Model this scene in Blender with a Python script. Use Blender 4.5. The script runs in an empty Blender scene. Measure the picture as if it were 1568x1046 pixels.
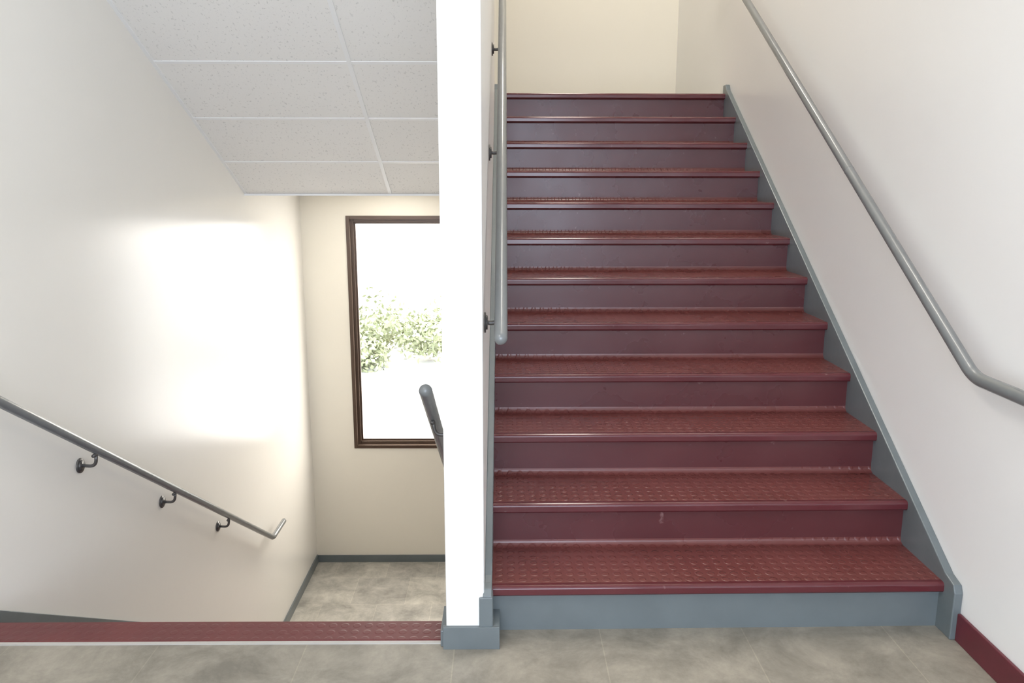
import bpy, bmesh, math, random
from mathutils import Vector, Matrix
random.seed(4)
S=bpy.context.scene
try:
    S.view_settings.view_transform='Standard'
    S.view_settings.look='None'
except Exception as e: print(e)

# ------------------------------------------------------------------ dims
R=0.178; T=0.2895; D1=2.512; XL=-1.907; XR=1.552; SXL=-0.0437; SXR=1.522
P1=-0.1967; P2=-0.069; YP=2.436; DF=7.5417; ZLOW=-2.255; YD=2.598
ZLAND=12*R; YS=5.968; ZS=1.4474; MS=0.502; YR=-2.2; ZTOP=6.2
WX0,WX1,WZ0,WZ1=-1.473,-0.08,-1.033,1.214

# ------------------------------------------------------------------ materials
def mat(name,color,rough=0.5,metal=0.0,var=0.0,vscale=3.0,bump=0.0,bscale=60,spec=0.5,coat=0.0):
    m=bpy.data.materials.new(name); m.use_nodes=True
    nt=m.node_tree; b=nt.nodes['Principled BSDF']
    b.inputs['Base Color'].default_value=(*color,1); b.inputs['Roughness'].default_value=rough
    b.inputs['Metallic'].default_value=metal; b.inputs['Specular IOR Level'].default_value=spec
    b.inputs['Coat Weight'].default_value=coat
    tc=nt.nodes.new('ShaderNodeTexCoord')
    if var>0:
        n=nt.nodes.new('ShaderNodeTexNoise'); n.inputs['Scale'].default_value=vscale; n.inputs['Detail'].default_value=6
        nt.links.new(tc.outputs['Object'],n.inputs['Vector'])
        r=nt.nodes.new('ShaderNodeValToRGB'); r.color_ramp.elements[0].position=.3; r.color_ramp.elements[1].position=.7
        r.color_ramp.elements[0].color=(*[c*(1-var) for c in color],1)
        r.color_ramp.elements[1].color=(*[min(1,c*(1+var)) for c in color],1)
        nt.links.new(n.outputs['Fac'],r.inputs['Fac']); nt.links.new(r.outputs['Color'],b.inputs['Base Color'])
    if bump>0:
        n=nt.nodes.new('ShaderNodeTexNoise'); n.inputs['Scale'].default_value=bscale; n.inputs['Detail'].default_value=3
        nt.links.new(tc.outputs['Object'],n.inputs['Vector'])
        bp=nt.nodes.new('ShaderNodeBump'); bp.inputs['Strength'].default_value=bump; bp.inputs['Distance'].default_value=.01
        nt.links.new(n.outputs['Fac'],bp.inputs['Height']); nt.links.new(bp.outputs['Normal'],b.inputs['Normal'])
    return m

M_wall=mat('wall_paint_white',(.88,.855,.80),.23,var=.01,vscale=1.2,bump=.03,bscale=18)
M_far=mat('wall_paint_cream',(.87,.82,.705),.38,var=.01,vscale=1.2,bump=.04,bscale=45)
M_wallr=mat('wall_paint_cool',(.885,.875,.85),.30,var=.01,vscale=1.2,bump=.04,bscale=40)
M_part=mat('partition_paint',(.88,.875,.85),.4,bump=.04,bscale=45)
M_grey=mat('grey_trim_paint',(.145,.168,.175),.28,var=.06,vscale=8,bump=.06,bscale=25)
M_rail=mat('grey_rail_enamel',(.17,.18,.18),.25,var=.04,vscale=20,coat=.2)
M_raild=mat('dark_bracket_metal',(.12,.115,.11),.35,metal=.5)
M_bronze=mat('bronze_window_frame',(.10,.065,.045),.32,metal=.3)
M_ceil=mat('white_ceiling_paint',(.85,.85,.84),.7)
M_grid=mat('ceiling_grid_enamel',(.88,.88,.87),.4)
M_redbase=mat('red_vinyl_baseboard',(.12,.018,.028),.35,var=.1,vscale=20)
M_cream=mat('edge_strip_aluminium',(.62,.60,.56),.3,metal=.4)
M_conc=mat('exterior_concrete',(.5,.49,.47),.9,var=.1,vscale=1)
M_bush=mat('hedge_leaves',(.27,.29,.165),.8,var=.3,vscale=2)
M_fill=bpy.data.materials.new('fill_light_diffuser'); M_fill.use_nodes=True  # glowing panel of the added, unseen fill lights
_b=M_fill.node_tree.nodes['Principled BSDF']; _b.inputs['Emission Color'].default_value=(1,.97,.92,1); _b.inputs['Emission Strength'].default_value=3

def rubber(name,c1,c2,studs=0,r0=.25,r1=.42):
    m=bpy.data.materials.new(name); m.use_nodes=True
    nt=m.node_tree; b=nt.nodes['Principled BSDF']; L=nt.links.new
    tc=nt.nodes.new('ShaderNodeTexCoord')
    n=nt.nodes.new('ShaderNodeTexNoise'); n.inputs['Scale'].default_value=4; n.inputs['Detail'].default_value=4; n.inputs['Roughness'].default_value=.5
    L(tc.outputs['Object'],n.inputs['Vector'])
    r=nt.nodes.new('ShaderNodeValToRGB'); r.color_ramp.elements[0].position=.3; r.color_ramp.elements[1].position=.72
    r.color_ramp.elements[0].color=(*c1,1); r.color_ramp.elements[1].color=(*c2,1)
    L(n.outputs['Fac'],r.inputs['Fac'])
    n2=nt.nodes.new('ShaderNodeTexNoise'); n2.inputs['Scale'].default_value=26; n2.inputs['Detail'].default_value=5
    L(tc.outputs['Object'],n2.inputs['Vector'])
    r2=nt.nodes.new('ShaderNodeValToRGB'); r2.color_ramp.elements[0].position=.70; r2.color_ramp.elements[1].position=.78
    r2.color_ramp.elements[1].color=(.45,.45,.45,1)
    L(n2.outputs['Fac'],r2.inputs['Fac'])
    mx=nt.nodes.new('ShaderNodeMix'); mx.data_type='RGBA'
    mx.inputs['B'].default_value=(.32,.20,.19,1)
    L(r2.outputs['Color'],mx.inputs['Factor']); L(r.outputs['Color'],mx.inputs['A']); L(mx.outputs['Result'],b.inputs['Base Color'])
    rr=nt.nodes.new('ShaderNodeMapRange'); rr.inputs['From Min'].default_value=.3; rr.inputs['From Max'].default_value=.7
    rr.inputs['To Min'].default_value=r0; rr.inputs['To Max'].default_value=r1
    L(n.outputs['Fac'],rr.inputs['Value']); L(rr.outputs['Result'],b.inputs['Roughness'])
    n3=nt.nodes.new('ShaderNodeTexNoise'); n3.inputs['Scale'].default_value=5; n3.inputs['Detail'].default_value=1
    L(tc.outputs['Object'],n3.inputs['Vector'])
    bp=nt.nodes.new('ShaderNodeBump'); bp.inputs['Strength'].default_value=.06; bp.inputs['Distance'].default_value=.02
    L(n3.outputs['Fac'],bp.inputs['Height'])
    last=bp
    if studs:
        vm=nt.nodes.new('ShaderNodeVectorMath'); vm.operation='MULTIPLY'; vm.inputs[1].default_value=(24,24,0)
        L(tc.outputs['Object'],vm.inputs[0])
        fr=nt.nodes.new('ShaderNodeVectorMath'); fr.operation='FRACTION'; L(vm.outputs[0],fr.inputs[0])
        sb=nt.nodes.new('ShaderNodeVectorMath'); sb.operation='SUBTRACT'; sb.inputs[1].default_value=(.5,.5,0); L(fr.outputs[0],sb.inputs[0])
        ln=nt.nodes.new('ShaderNodeVectorMath'); ln.operation='LENGTH'; L(sb.outputs[0],ln.inputs[0])
        mr=nt.nodes.new('ShaderNodeMapRange'); mr.inputs['From Min'].default_value=.26; mr.inputs['From Max'].default_value=.36
        mr.inputs['To Min'].default_value=1; mr.inputs['To Max'].default_value=0
        L(ln.outputs['Value'],mr.inputs['Value'])
        b2=nt.nodes.new('ShaderNodeBump'); b2.inputs['Strength'].default_value=studs; b2.inputs['Distance'].default_value=.002
        L(mr.outputs['Result'],b2.inputs['Height']); L(bp.outputs['Normal'],b2.inputs['Normal']); last=b2
    L(last.outputs['Normal'],b.inputs['Normal'])
    return m
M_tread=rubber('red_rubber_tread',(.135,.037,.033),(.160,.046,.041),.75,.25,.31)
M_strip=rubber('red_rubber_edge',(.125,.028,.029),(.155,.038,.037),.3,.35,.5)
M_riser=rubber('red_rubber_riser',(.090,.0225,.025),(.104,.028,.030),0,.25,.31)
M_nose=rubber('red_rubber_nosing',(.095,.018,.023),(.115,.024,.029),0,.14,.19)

def floor_mat(name,base=(.40,.375,.335)):
    m=bpy.data.materials.new(name); m.use_nodes=True
    nt=m.node_tree; b=nt.nodes['Principled BSDF']; L=nt.links.new
    tc=nt.nodes.new('ShaderNodeTexCoord')
    br=nt.nodes.new('ShaderNodeTexBrick'); br.offset=.5
    br.inputs['Scale'].default_value=1; br.inputs['Brick Width'].default_value=.5; br.inputs['Row Height'].default_value=.5
    br.inputs['Mortar Size'].default_value=.0022; br.inputs['Mortar Smooth'].default_value=.3
    br.inputs['Color1'].default_value=(.91,.91,.91,1); br.inputs['Color2'].default_value=(1.07,1.07,1.05,1); br.inputs['Mortar'].default_value=(1.25,1.23,1.18,1)
    mp=nt.nodes.new('ShaderNodeMapping'); mp.inputs['Location'].default_value=(.17,.30,0)
    L(tc.outputs['Object'],mp.inputs['Vector']); L(mp.outputs['Vector'],br.inputs['Vector'])
    n=nt.nodes.new('ShaderNodeTexNoise'); n.inputs['Scale'].default_value=4; n.inputs['Detail'].default_value=13; n.inputs['Roughness'].default_value=.74; n.inputs['Distortion'].default_value=.3
    L(tc.outputs['Object'],n.inputs['Vector'])
    r=nt.nodes.new('ShaderNodeValToRGB'); r.color_ramp.elements[0].position=.36; r.color_ramp.elements[1].position=.66
    r.color_ramp.elements[0].color=(*[c*.66 for c in base],1); r.color_ramp.elements[1].color=(*[c*1.32 for c in base],1)
    L(n.outputs['Fac'],r.inputs['Fac'])
    mx=nt.nodes.new('ShaderNodeMix'); mx.data_type='RGBA'; mx.blend_type='MULTIPLY'; mx.inputs['Factor'].default_value=1
    L(r.outputs['Color'],mx.inputs['A']); L(br.outputs['Color'],mx.inputs['B'])
    L(mx.outputs['Result'],b.inputs['Base Color']); b.inputs['Roughness'].default_value=.45
    bp=nt.nodes.new('ShaderNodeBump'); bp.inputs['Strength'].default_value=.15; bp.inputs['Distance'].default_value=.004
    L(n.outputs['Fac'],bp.inputs['Height']); L(bp.outputs['Normal'],b.inputs['Normal'])
    return m
M_floor=floor_mat('stone_vinyl_tile',(.285,.257,.212))
M_floor2=floor_mat('stone_vinyl_tile_lower',(.44,.42,.375))

def tile_mat():
    m=mat('acoustic_tile',(.84,.84,.82),.9)
    nt=m.node_tree; b=nt.nodes['Principled BSDF']; L=nt.links.new
    tc=[n for n in nt.nodes if n.type=='TEX_COORD'][0]
    n=nt.nodes.new('ShaderNodeTexNoise'); n.inputs['Scale'].default_value=85; n.inputs['Detail'].default_value=3
    mp=nt.nodes.new('ShaderNodeMapping'); mp.inputs['Scale'].default_value=(1,.6,.6)
    L(tc.outputs['Object'],mp.inputs['Vector']); L(mp.outputs['Vector'],n.inputs['Vector'])
    r=nt.nodes.new('ShaderNodeValToRGB'); r.color_ramp.elements[0].position=.32; r.color_ramp.elements[1].position=.39
    r.color_ramp.elements[0].color=(.72,.71,.68,1); r.color_ramp.elements[1].color=(.88,.865,.83,1)
    L(n.outputs['Fac'],r.inputs['Fac']); L(r.outputs['Color'],b.inputs['Base Color'])
    bp=nt.nodes.new('ShaderNodeBump'); bp.inputs['Strength'].default_value=.3; bp.inputs['Distance'].default_value=.002
    L(n.outputs['Fac'],bp.inputs['Height']); L(bp.outputs['Normal'],b.inputs['Normal'])
    return m
M_tile=tile_mat()

def glass_mat():
    m=bpy.data.materials.new('window_glass'); m.use_nodes=True
    nt=m.node_tree; nt.nodes.remove(nt.nodes['Principled BSDF']); o=[n for n in nt.nodes if n.type=='OUTPUT_MATERIAL'][0]
    t=nt.nodes.new('ShaderNodeBsdfTransparent'); g=nt.nodes.new('ShaderNodeBsdfGlossy'); g.inputs['Roughness'].default_value=.02
    mx=nt.nodes.new('ShaderNodeMixShader'); mx.inputs['Fac'].default_value=.05
    nt.links.new(t.outputs[0],mx.inputs[1]); nt.links.new(g.outputs[0],mx.inputs[2]); nt.links.new(mx.outputs[0],o.inputs['Surface'])
    return m
M_glass=glass_mat()

# ------------------------------------------------------------------ helpers
def link(o,parent=None):
    S.collection.objects.link(o)
    if parent: o.parent=parent
    return o
def empty(name):
    e=bpy.data.objects.new(name,None); e.empty_display_size=.1; return link(e)
def from_bm(name,bm,mats,parent=None,smooth=False):
    bmesh.ops.recalc_face_normals(bm,faces=bm.faces)
    me=bpy.data.meshes.new(name); bm.to_mesh(me); bm.free()
    for m in (mats if isinstance(mats,(list,tuple)) else [mats]): me.materials.append(m)
    if smooth:
        for p in me.polygons: p.use_smooth=True
    return link(bpy.data.objects.new(name,me),parent)
def add_box(bm,x0,x1,y0,y1,z0,z1,mi=0):
    v=[bm.verts.new(c) for c in ((x0,y0,z0),(x1,y0,z0),(x1,y1,z0),(x0,y1,z0),(x0,y0,z1),(x1,y0,z1),(x1,y1,z1),(x0,y1,z1))]
    for f in ((0,3,2,1),(4,5,6,7),(0,1,5,4),(1,2,6,5),(2,3,7,6),(3,0,4,7)):
        bm.faces.new([v[i] for i in f]).material_index=mi
def boxes(name,L,m,parent=None,bevel=0):
    bm=bmesh.new()
    for b in L: add_box(bm,*b)
    o=from_bm(name,bm,m,parent)
    if bevel:
        md=o.modifiers.new('b','BEVEL'); md.width=bevel; md.segments=3; md.limit_method='ANGLE'
    return o
def prism(name,prof,x0,x1,mats,parent=None,edge_mi=None,bevel=0,capmi=0,caps=True,shear=0):
    """prof: list of (y,z) closed; extruded along X"""
    bm=bmesh.new()
    a=[bm.verts.new((x0,y,z)) for y,z in prof]; b=[bm.verts.new((x1,y+shear,z)) for y,z in prof]
    n=len(prof)
    for i in range(n):
        f=bm.faces.new((a[i],a[(i+1)%n],b[(i+1)%n],b[i]))
        f.material_index=edge_mi[i] if edge_mi else 0
    if caps:
        fa=bm.faces.new(a); fb=bm.faces.new(b[::-1])
        fa.material_index=capmi; fb.material_index=capmi
        bmesh.ops.triangulate(bm,faces=[fa,fb])
    o=from_bm(name,bm,mats,parent)
    if bevel:
        md=o.modifiers.new('b','BEVEL'); md.width=bevel; md.segments=2; md.limit_method='ANGLE'
    return o
def strip(name,cols,x0,x1,m,parent=None,bevel=0):
    bm=bmesh.new(); V=[]
    for y,zb,zt in cols:
        V.append([bm.verts.new(c) for c in ((x0,y,zb),(x1,y,zb),(x1,y,zt),(x0,y,zt))])
    for a,b in zip(V,V[1:]):
        for k in range(4):
            bm.faces.new((a[k],a[(k+1)%4],b[(k+1)%4],b[k]))
    bm.faces.new(V[0][::-1]); bm.faces.new(V[-1])
    o=from_bm(name,bm,m,parent)
    if bevel:
        md=o.modifiers.new('b','BEVEL'); md.width=bevel; md.segments=2; md.limit_method='ANGLE'; md.angle_limit=math.radians(50)
    return o
def tube_into(bm,pts,rad,seg=20,cap_round=False,mi=0):
    pts=[Vector(p) for p in pts]
    if cap_round:
        def dome(p,d):
            out=[]
            for k in range(1,6):
                a=k/5*math.pi/2
                out.append((p+d*math.sin(a)*rad, max(math.cos(a)*rad,.0008)))
            return out
        st=dome(pts[0],(pts[0]-pts[1]).normalized())[::-1]; en=dome(pts[-1],(pts[-1]-pts[-2]).normalized())
        seq=st+[(p,rad) for p in pts]+en
    else: seq=[(p,rad) for p in pts]
    P=[s[0] for s in seq]
    rings=[]; up=None
    for i,(p,rr) in enumerate(seq):
        t=(P[min(i+1,len(P)-1)]-P[max(i-1,0)]).normalized()
        if up is None:
            up=Vector((0,0,1)) if abs(t.z)<.9 else Vector((1,0,0))
        up=(up-t*up.dot(t)).normalized(); sd=t.cross(up)
        rings.append([bm.verts.new(p+(up*math.cos(2*math.pi*k/seg)+sd*math.sin(2*math.pi*k/seg))*rr) for k in range(seg)])
    for a,b in zip(rings,rings[1:]):
        for k in range(seg):
            f=bm.faces.new((a[k],a[(k+1)%seg],b[(k+1)%seg],b[k])); f.material_index=mi
    bm.faces.new(rings[0][::-1]).material_index=mi; bm.faces.new(rings[-1]).material_index=mi
def fillet(pts,r=.05,n=8):
    pts=[Vector(p) for p in pts]; out=[pts[0]]
    for a,b,c in zip(pts,pts[1:],pts[2:]):
        u=(a-b).normalized(); v=(c-b).normalized()
        p=b+u*r; q=b+v*r
        for k in range(n+1):
            s=k/n; out.append(p*(1-s)**2+b*2*s*(1-s)+q*s*s)
    out.append(pts[-1]); return out
def handrail(name,pts,rad,brackets,wallx,r=.05,joints=()):
    e=empty(name)
    bm=bmesh.new(); tube_into(bm,fillet(pts,r),rad,28,True); from_bm('rail_tube',bm,M_rail,e,True)
    sgn=1 if wallx>pts[0][0] else -1
    for j,(y,z) in enumerate(brackets):
        x=pts[0][0]; bm=bmesh.new()
        zb=z-rad-.055
        tube_into(bm,[(wallx,y,zb),(wallx-sgn*.006,y,zb)],.034,24)
        tube_into(bm,[(wallx-sgn*.006,y,zb),(wallx-sgn*.012,y,zb)],.024,20)
        tube_into(bm,fillet([(wallx-sgn*.004,y,zb),(x+sgn*.008,y,zb-.004),(x,y,z-rad+.004)],.03,8),.0075,12)
        tube_into(bm,[(x,y-.03,z-rad-.001),(x,y+.03,z-rad-.001)],.008,10)
        from_bm('bracket_%d'%(j+1),bm,M_raild,e,True)
    for j,(p,q) in enumerate(joints):
        bm=bmesh.new(); tube_into(bm,[p,q],rad+.0005,28); from_bm('joint_sleeve_%d'%(j+1),bm,M_rail,e,True)
    return e

# ------------------------------------------------------------------ shell
W=.15
boxes('wall_left',[(XL-W,XL,YR-W,DF+W,ZLOW-.2,ZTOP)],M_wall)
boxes('wall_right',[(XR,XR+W,YR-W,DF+W,ZLOW-.2,ZTOP)],M_wallr)
boxes('wall_far',[(XL,WX0,DF,DF+W,ZLOW-.2,ZTOP),(WX1,XR,DF,DF+W,ZLOW-.2,ZTOP),(WX0,WX1,DF,DF+W,ZLOW-.2,WZ0),(WX0,WX1,DF,DF+W,WZ1,ZTOP)],M_far)
RX0,RX1,RZ0,RZ1=-1.5,1.3,.35,2.9
boxes('wall_rear',[(XL,RX0,YR-W,YR,-.25,ZTOP),(RX1,XR,YR-W,YR,-.25,ZTOP),(RX0,RX1,YR-W,YR,-.25,RZ0),(RX0,RX1,YR-W,YR,RZ1,ZTOP)],M_part)
boxes('wall_under_landing',[(XL,XR,YR-W,YR,ZLOW-.2,-.25)],M_part)
part=boxes('wall_partition',[(P1,P2,YP,5.74,ZLOW,ZTOP)],M_part,bevel=.006)

boxes('floor',[(XL,P1,YR,YD-.03,-.25,0),(P1,XR,YR,D1+.07,-.25,0)],M_floor)
boxes('floor_lower',[(XL,XR,YR,DF,ZLOW-.2,ZLOW)],M_floor2)
boxes('floor_upper_landing',[(XL,XR,D1+11*T+.2,DF,ZLAND-.12,ZLAND)],M_floor)
boxes('ceiling',[(XL,XR,YR-W,DF+W,ZTOP,ZTOP+.15)],M_ceil)
boxes('ceiling_foreground',[(XL,P1,YR,2.10,3.389,4.27),(P1,XR,YR,2.10,3.389,4.27)],M_ceil)

cs=empty('ceiling_soffit')
def zs(y): return ZS+MS*(YS-y)
ytop=2.10
prism('tile_panels',[(YS,ZS),(ytop,zs(ytop)),(ytop,zs(ytop)+.03),(YS,ZS+.03)],XL,P1,M_tile,cs)
boxes('tile_panel_flat',[(XL,XR,YS,DF,ZS,ZS+.03)],M_tile,cs)
def slopebar(y0,y1,x0,x1,nm,th=.003):
    prism(nm,[(y0,zs(y0)-th),(y1,zs(y1)-th),(y1,zs(y1)+.002),(y0,zs(y0)+.002)],x0,x1,M_grid,cs)
for i,y in enumerate([5.53,5.04,4.53,4.03,3.53,3.03,2.53]): slopebar(y+.010,y-.010,XL,P1,'grid_cross_%d'%i,.004)
slopebar(YS,ytop,-.852,-.828,'grid_main',.005)
slopebar(YS,ytop,XL,XL+.02,'wall_angle',.005)
slopebar(YS,ytop,P1-.02,P1,'wall_angle_b',.005)
boxes('edge_angle',[(XL,P1,YS-.012,YS+.02,ZS-.012,ZS+.002)],M_grid,cs)

# ------------------------------------------------------------------ flights
def arc(cy,cz,r,a0,a1,n=4):
    return [(cy+r*math.cos(math.radians(a0+(a1-a0)*k/n)),cz+r*math.sin(math.radians(a0+(a1-a0)*k/n))) for k in range(n+1)]
def up_profile(y0,z0,n,t,r,first_grey=True,last=.2):
    pr=[];mi=[]
    def add(p,m): pr.append(p);mi.append(m)
    o=.028; nh=.036; cv=.024
    for k in range(n):
        yn=y0+k*t; zt=z0+(k+1)*r; zb=z0+k*r; yr=yn+o
        rm=2 if not(k==0 and first_grey) else 3
        if k==0: add((yr,zb),rm)
        else:
            A=arc(yr-cv,zb+cv,cv,-90,0,6)
            for p in A[:-1]: add(p,1)
            add(A[-1],rm)
        add((yr,zt-nh-.006),rm)
        add((yr-.004,zt-nh),0)
        add((yn+.005,zt-nh),0)
        add((yn,zt-nh+.006),0)
        A=arc(yn+.013,zt-.013,.013,180,90,7)
        for p in A[:-1]: add(p,0)
        add(A[-1],0)
        add((yn+.026,zt),1)
    yl=y0+(n-1)*t+last
    add((yl,z0+n*r),2)
    return pr,mi,yl
st=empty('staircase')
pr,mi,yl=up_profile(D1,0,12,T,R)
pr+= [(yl,ZLAND-.32),(D1+.45,-.12),(D1+.03,-.12)]; mi+=[2,2,3]
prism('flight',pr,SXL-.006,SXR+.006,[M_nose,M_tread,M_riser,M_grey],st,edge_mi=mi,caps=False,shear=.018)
sl=R/T
yE=D1+11*T
ft=lambda y:(y-D1)*sl+R+.022
fb=lambda y:(y-D1)*sl-.10
cols=[(D1-.045,0,ft(D1)-.03),(D1-.032,0,ft(D1)-.002),(D1+.02,0,ft(D1+.02)),(D1+.03,-.05,ft(D1+.03))]
for k in range(1,12): cols.append((D1+k*.28,fb(D1+k*.28),ft(D1+k*.28)))
cols+=[(yE,fb(yE),ft(yE)),(yE+.03,fb(yE+.03),ZLAND+.06),(yE+.09,fb(yE+.09),ZLAND+.06)]
strip('skirt_right',cols,SXR,XR,M_grey,st,bevel=.004)
strip('skirt_left',cols,P2,SXL,M_grey,st,bevel=.003)

ds=empty('staircase')
nd=13; rd=-ZLOW/nd; td=.2711
prf=[];m2=[]
prf.append((YD-.03,-.25));m2.append(2)
prf.append((YD-.03,-.004));m2.append(1)
def dn(p,m): prf.append(p);m2.append(m)
for k in range(nd):
    yn=YD+k*td; z=-k*rd
    if k>0: dn((yn-.04,z),0)
    if k>0:
        dn((yn-.006,z),0); dn((yn,z-.006),0)
    else:
        dn((yn-.006,-.004),0); dn((yn,-.008),0)
    dn((yn,z-.036),0); dn((yn-.028,z-.040),2)
    dn((yn-.028,z-rd),1)
prf.append((YD+(nd-1)*td-.35,ZLOW));m2.append(2)
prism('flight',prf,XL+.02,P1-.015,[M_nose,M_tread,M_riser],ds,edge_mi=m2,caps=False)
fd=lambda y:-(y-YD)*.64+.06
for nm,a,b in (('skirt_left',XL,XL+.025),('skirt_right',P1-.02,P1)):
    c=[(YD-.16,0,.06),(YD-.03,-.001,.06),(YD,-.26,fd(YD))]
    for k in range(1,12): c.append((YD+k*td,fd(YD+k*td)-.34,fd(YD+k*td)))
    c+=[(YD+12*td,ZLOW,ZLOW+.145),(YD+12*td+.05,ZLOW,ZLOW+.10)]
    strip(nm,c,a,b,M_grey,ds,bevel=.003)
prism('edge_nosing',[(2.468,.0),(2.468,.004),(2.475,.006),(2.590,.006),(YD,.001),(YD,-.036),(YD-.005,-.036),(YD-.005,-.004),(2.59,-.002)],XL+.025,P1-.018,M_strip,ds)
boxes('edge_strip',[(XL+.025,P1-.018,2.455,2.468,0,.005)],M_cream,ds)

us=empty('staircase')
pr=[]
y0=5.70
pr.append((y0,ZLAND-.12))
for k in range(12):
    pr.append((y0-k*T+.0,ZLAND+k*R)); pr.append((y0-k*T,ZLAND+(k+1)*R-.036)); pr.append((y0-k*T+.028,ZLAND+(k+1)*R-.036)); pr.append((y0-k*T+.028,ZLAND+(k+1)*R))
pr.append((2.10,4.27)); pr.append((2.10,zs(2.10)+.12)); pr.append((5.65,zs(5.65)+.06))
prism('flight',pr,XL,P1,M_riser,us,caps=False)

# ------------------------------------------------------------------ baseboards
boxes('baseboard_right',[(XR-.012,XR,YR,D1-.045,0,.10)],M_redbase,bevel=.003)
boxes('baseboard_left',[(XL,XL+.012,YR,YD-.16,0,.10)],M_redbase,bevel=.003)
boxes('baseboard_far',[(XL,XR,DF-.014,DF,ZLOW,ZLOW+.075)],M_grey,bevel=.003)
boxes('baseboard_lower_left',[(XL,XL+.014,YD+12*td+.05,DF-.014,ZLOW,ZLOW+.085)],M_grey,bevel=.003)
tr=empty('baseboard_partition')
boxes('base_block',[(P1-.010,-.018,YP-.014,YP,0,.080),(P1-.010,P1,YP,YD-.16,0,.080),(P2,-.018,YP,D1+.03,0,.080)],M_grey,tr,bevel=.004)
boxes('cap_block',[(-.086,-.040,YP-.008,YP,.076,.185),(P2,-.040,YP,D1-.03,.076,.185)],M_grey,tr,bevel=.005)
prism('shoulder',[(YP-.007,.18),(YP-.007,.190),(YP+.012,.207),(D1-.03,.212),(D1-.03,.18)],P2-.004,SXL,M_grey,tr,bevel=.003)

# ------------------------------------------------------------------ windows
def window(name,x0,x1,z0,z1,yi,sgn,mull=()):
    e=empty(name)
    def fr(nm,a,b,c,dd,w,ya,yb,bev=.003):
        y0,y1=sorted((ya,yb))
        boxes(nm,[(a,a+w,y0,y1,c,dd),(b-w,b,y0,y1,c,dd),(a+w,b-w,y0,y1,dd-w,dd),(a+w,b-w,y0,y1,c,c+w)],M_bronze,e,bevel=bev)
    fr('casing',x0-.012,x1+.012,z0-.012,z1+.012,.034,yi-sgn*.014,yi+sgn*.03)
    fr('frame',x0,x1,z0,z1,.05,yi+sgn*.03,yi+sgn*.10)
    fr('sash',x0+.045,x1-.045,z0+.045,z1-.045,.022,yi+sgn*.055,yi+sgn*.085,.002)
    for i,m in enumerate(mull):
        y0,y1=sorted((yi+sgn*.02,yi+sgn*.1))
        boxes('mullion_%d'%i,[(m-.03,m+.03,y0,y1,z0,z1)],M_bronze,e,bevel=.003)
    y0,y1=sorted((yi+sgn*.066,yi+sgn*.072))
    boxes('glass',[(x0+.05,x1-.05,y0,y1,z0+.05,z1-.05)],M_glass,e)
    return e
window('window_1',WX0,WX1,WZ0,WZ1,DF,1)
window('window_2',RX0,RX1,RZ0,RZ1,YR,-1,mull=(-.1,))

# ------------------------------------------------------------------ handrails
XHr=XR-.08; yb,zb=2.417,.937
handrail('handrail',[(XHr,yb-.36,zb),(XHr,yb,zb),(XHr,5.85,zb+sl*(5.85-yb)),(XHr,6.15,zb+sl*(5.85-yb))],.021,
   [(2.12,zb),(5.6,zb+sl*(5.6-yb))],XR,r=.05,joints=[((XHr,3.47,zb+sl*(3.47-yb)),(XHr,3.475,zb+sl*(3.475-yb)))])
XHl=-.0125; ya,za=2.46,1.056
zl=lambda y:za+sl*(y-ya)
handrail('handrail',[(XHl,ya,za),(XHl,5.0,zl(5.0)),(XHl,5.75,zl(5.75))],.0215,[(y,zl(y)) for y in (2.62,3.57,4.50,5.5)],P2,r=.05)
XW=XL+.08; zw=lambda y:.6294-.64*(y-3)
handrail('handrail',[(XW,2.25,zw(2.25)),(XW,5.875,zw(5.875)),(XW,6.19,zw(5.875))],.020,[(y,zw(y)) for y in (2.64,3.417,4.19,4.97)],XL,r=.03)
XPq=P1-.08; zq=lambda y:.822-.64*(y-2.70)
handrail('handrail',[(XPq,2.70,zq(2.70)),(XPq,5.6,zq(5.6)),(XPq,5.9,zq(5.6))],.024,[(y,zq(y)) for y in (2.95,4.0,5.1)],P1,r=.05)

# ------------------------------------------------------------------ exterior
boxes('ground',[(-40,40,DF+W,60,-2.5,-2.3)],M_conc)
bm=bmesh.new()
for i in range(80):
    x=-9+random.random()*11; y=15.5+random.random()*3; s=.28+random.random()*.35
    c=Vector((x,y,-2.3+s*.7+random.random()*.6))
    for k in range(260):
        d=Vector((random.gauss(0,1),random.gauss(0,1),random.gauss(0,1))).normalized()
        p=c+d*s*random.uniform(.65,1.12)
        a=Vector((random.gauss(0,1),random.gauss(0,1),random.gauss(0,1))).normalized(); b=a.cross(d)
        if b.length<.01: continue
        b.normalize(); l=random.uniform(.045,.085)
        v=[bm.verts.new(q) for q in (p-a*l,p+b*l*.5,p+a*l,p-b*l*.5)]
        bm.faces.new(v)
me=bpy.data.meshes.new('hedge'); bm.to_mesh(me); bm.free(); me.materials.append(M_bush)
link(bpy.data.objects.new('hedge',me))

# ------------------------------------------------------------------ lights
wd=bpy.data.worlds.new('World'); S.world=wd; wd.use_nodes=True
nt=wd.node_tree; bg=nt.nodes['Background']
tc=nt.nodes.new('ShaderNodeTexCoord'); sx=nt.nodes.new('ShaderNodeSeparateXYZ'); nt.links.new(tc.outputs['Generated'],sx.inputs[0])
rp=nt.nodes.new('ShaderNodeValToRGB'); mr=nt.nodes.new('ShaderNodeMapRange'); mr.inputs['From Min'].default_value=-1
nt.links.new(sx.outputs['Y'],mr.inputs['Value']); nt.links.new(mr.outputs['Result'],rp.inputs['Fac'])
rp.color_ramp.elements[0].color=(.63,.71,.84,1); rp.color_ramp.elements[1].color=(1,.95,.87,1)
rp.color_ramp.elements[0].position=.35; rp.color_ramp.elements[1].position=.65
nt.links.new(rp.outputs['Color'],bg.inputs['Color']); bg.inputs['Strength'].default_value=12.5
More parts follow.
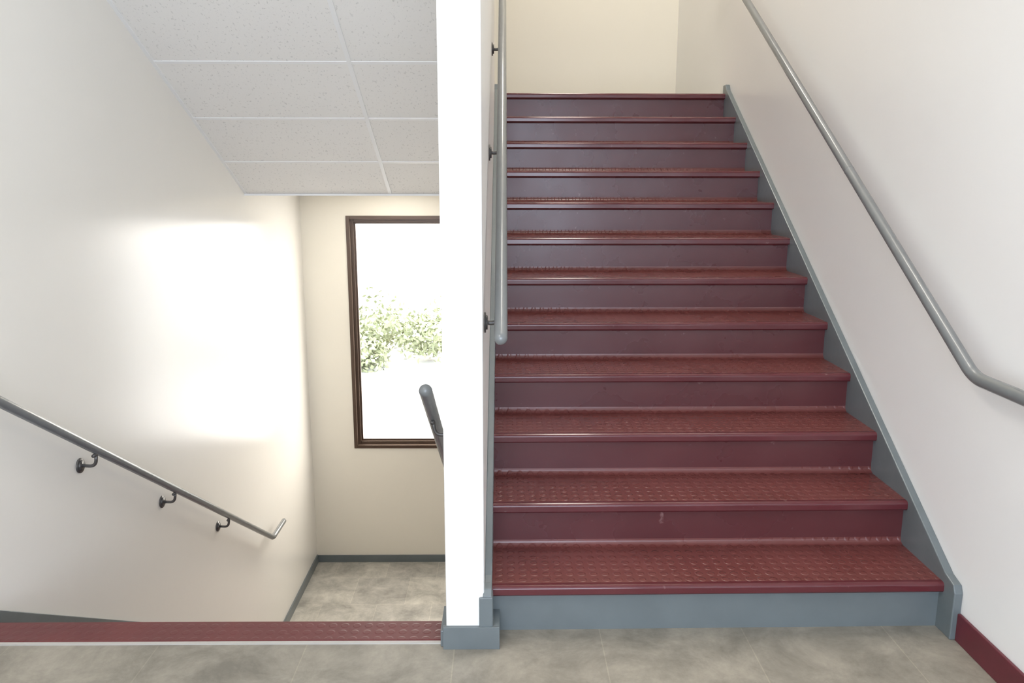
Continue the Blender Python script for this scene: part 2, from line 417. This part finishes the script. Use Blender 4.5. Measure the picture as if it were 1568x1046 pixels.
def area(name,loc,size,power,rot,color=(1,1,1),parent=None,portal=False,sy=None):
    l=bpy.data.lights.new(name,'AREA'); l.shape='RECTANGLE'; l.size=size; l.size_y=sy or size; l.energy=power; l.color=color
    if portal: l.cycles.is_portal=True
    o=bpy.data.objects.new(name,l); o.location=loc; o.rotation_euler=rot; link(o,parent); return o
area('portal_far',((WX0+WX1)/2,DF+.12,(WZ0+WZ1)/2),WX1-WX0,1,(math.radians(-90),0,0),portal=True,sy=WZ1-WZ0)
area('portal_rear',((RX0+RX1)/2,YR-.12,(RZ0+RZ1)/2),RX1-RX0,1,(math.radians(90),0,0),portal=True,sy=RZ1-RZ0)
def fill_fixture(x,y,z,w,l,power,color=(1,.93,.83),hang=.06):  # unseen light box, added to brighten the stairwell
    e=empty('added_fill_light')
    boxes('fill_housing',[(x-w/2,x+w/2,y-l/2,y+l/2,z-hang,z+.05)],M_grid,e)
    boxes('fill_diffuser',[(x-w/2+.02,x+w/2-.02,y-l/2+.02,y+l/2-.02,z-hang-.002,z-hang+.01)],M_fill,e)
    area('fill_lamp',(x,y,z-hang-.006),w-.04,power,(0,0,0),color,e,sy=l-.04)
fill_fixture(.75,6.2,ZTOP,.6,1.2,42)  # added out of view: light from the top of the shaft
fill_fixture(.75,3.8,ZTOP,.6,1.2,50)  # second added shaft light, also out of view
fill_fixture(-1.0,.9,3.389,.6,1.2,24)  # added out of view to lift the left bay
fill_fixture(-1.0,6.75,ZS,.5,1.0,5,hang=.004)  # added flush and hidden, brightens lower landing and its walls

# ------------------------------------------------------------------ camera
f,pitch,yaw,roll,h=1221.5551,.1975,.0092,.0012,1.5375
F=Vector((math.sin(yaw)*math.cos(pitch),math.cos(yaw)*math.cos(pitch),-math.sin(pitch)))
Rv=Vector((math.cos(yaw),-math.sin(yaw),0)); U=Rv.cross(F)
R2=Rv*math.cos(roll)+U*math.sin(roll); U2=-Rv*math.sin(roll)+U*math.cos(roll)
cam=bpy.data.cameras.new('camera'); cam.sensor_width=36; cam.lens=36*f/1568
co=bpy.data.objects.new('camera',cam); link(co)
m=Matrix((R2,U2,-F)).transposed().to_4x4(); m.translation=Vector((0,0,h)); co.matrix_world=m
S.camera=co
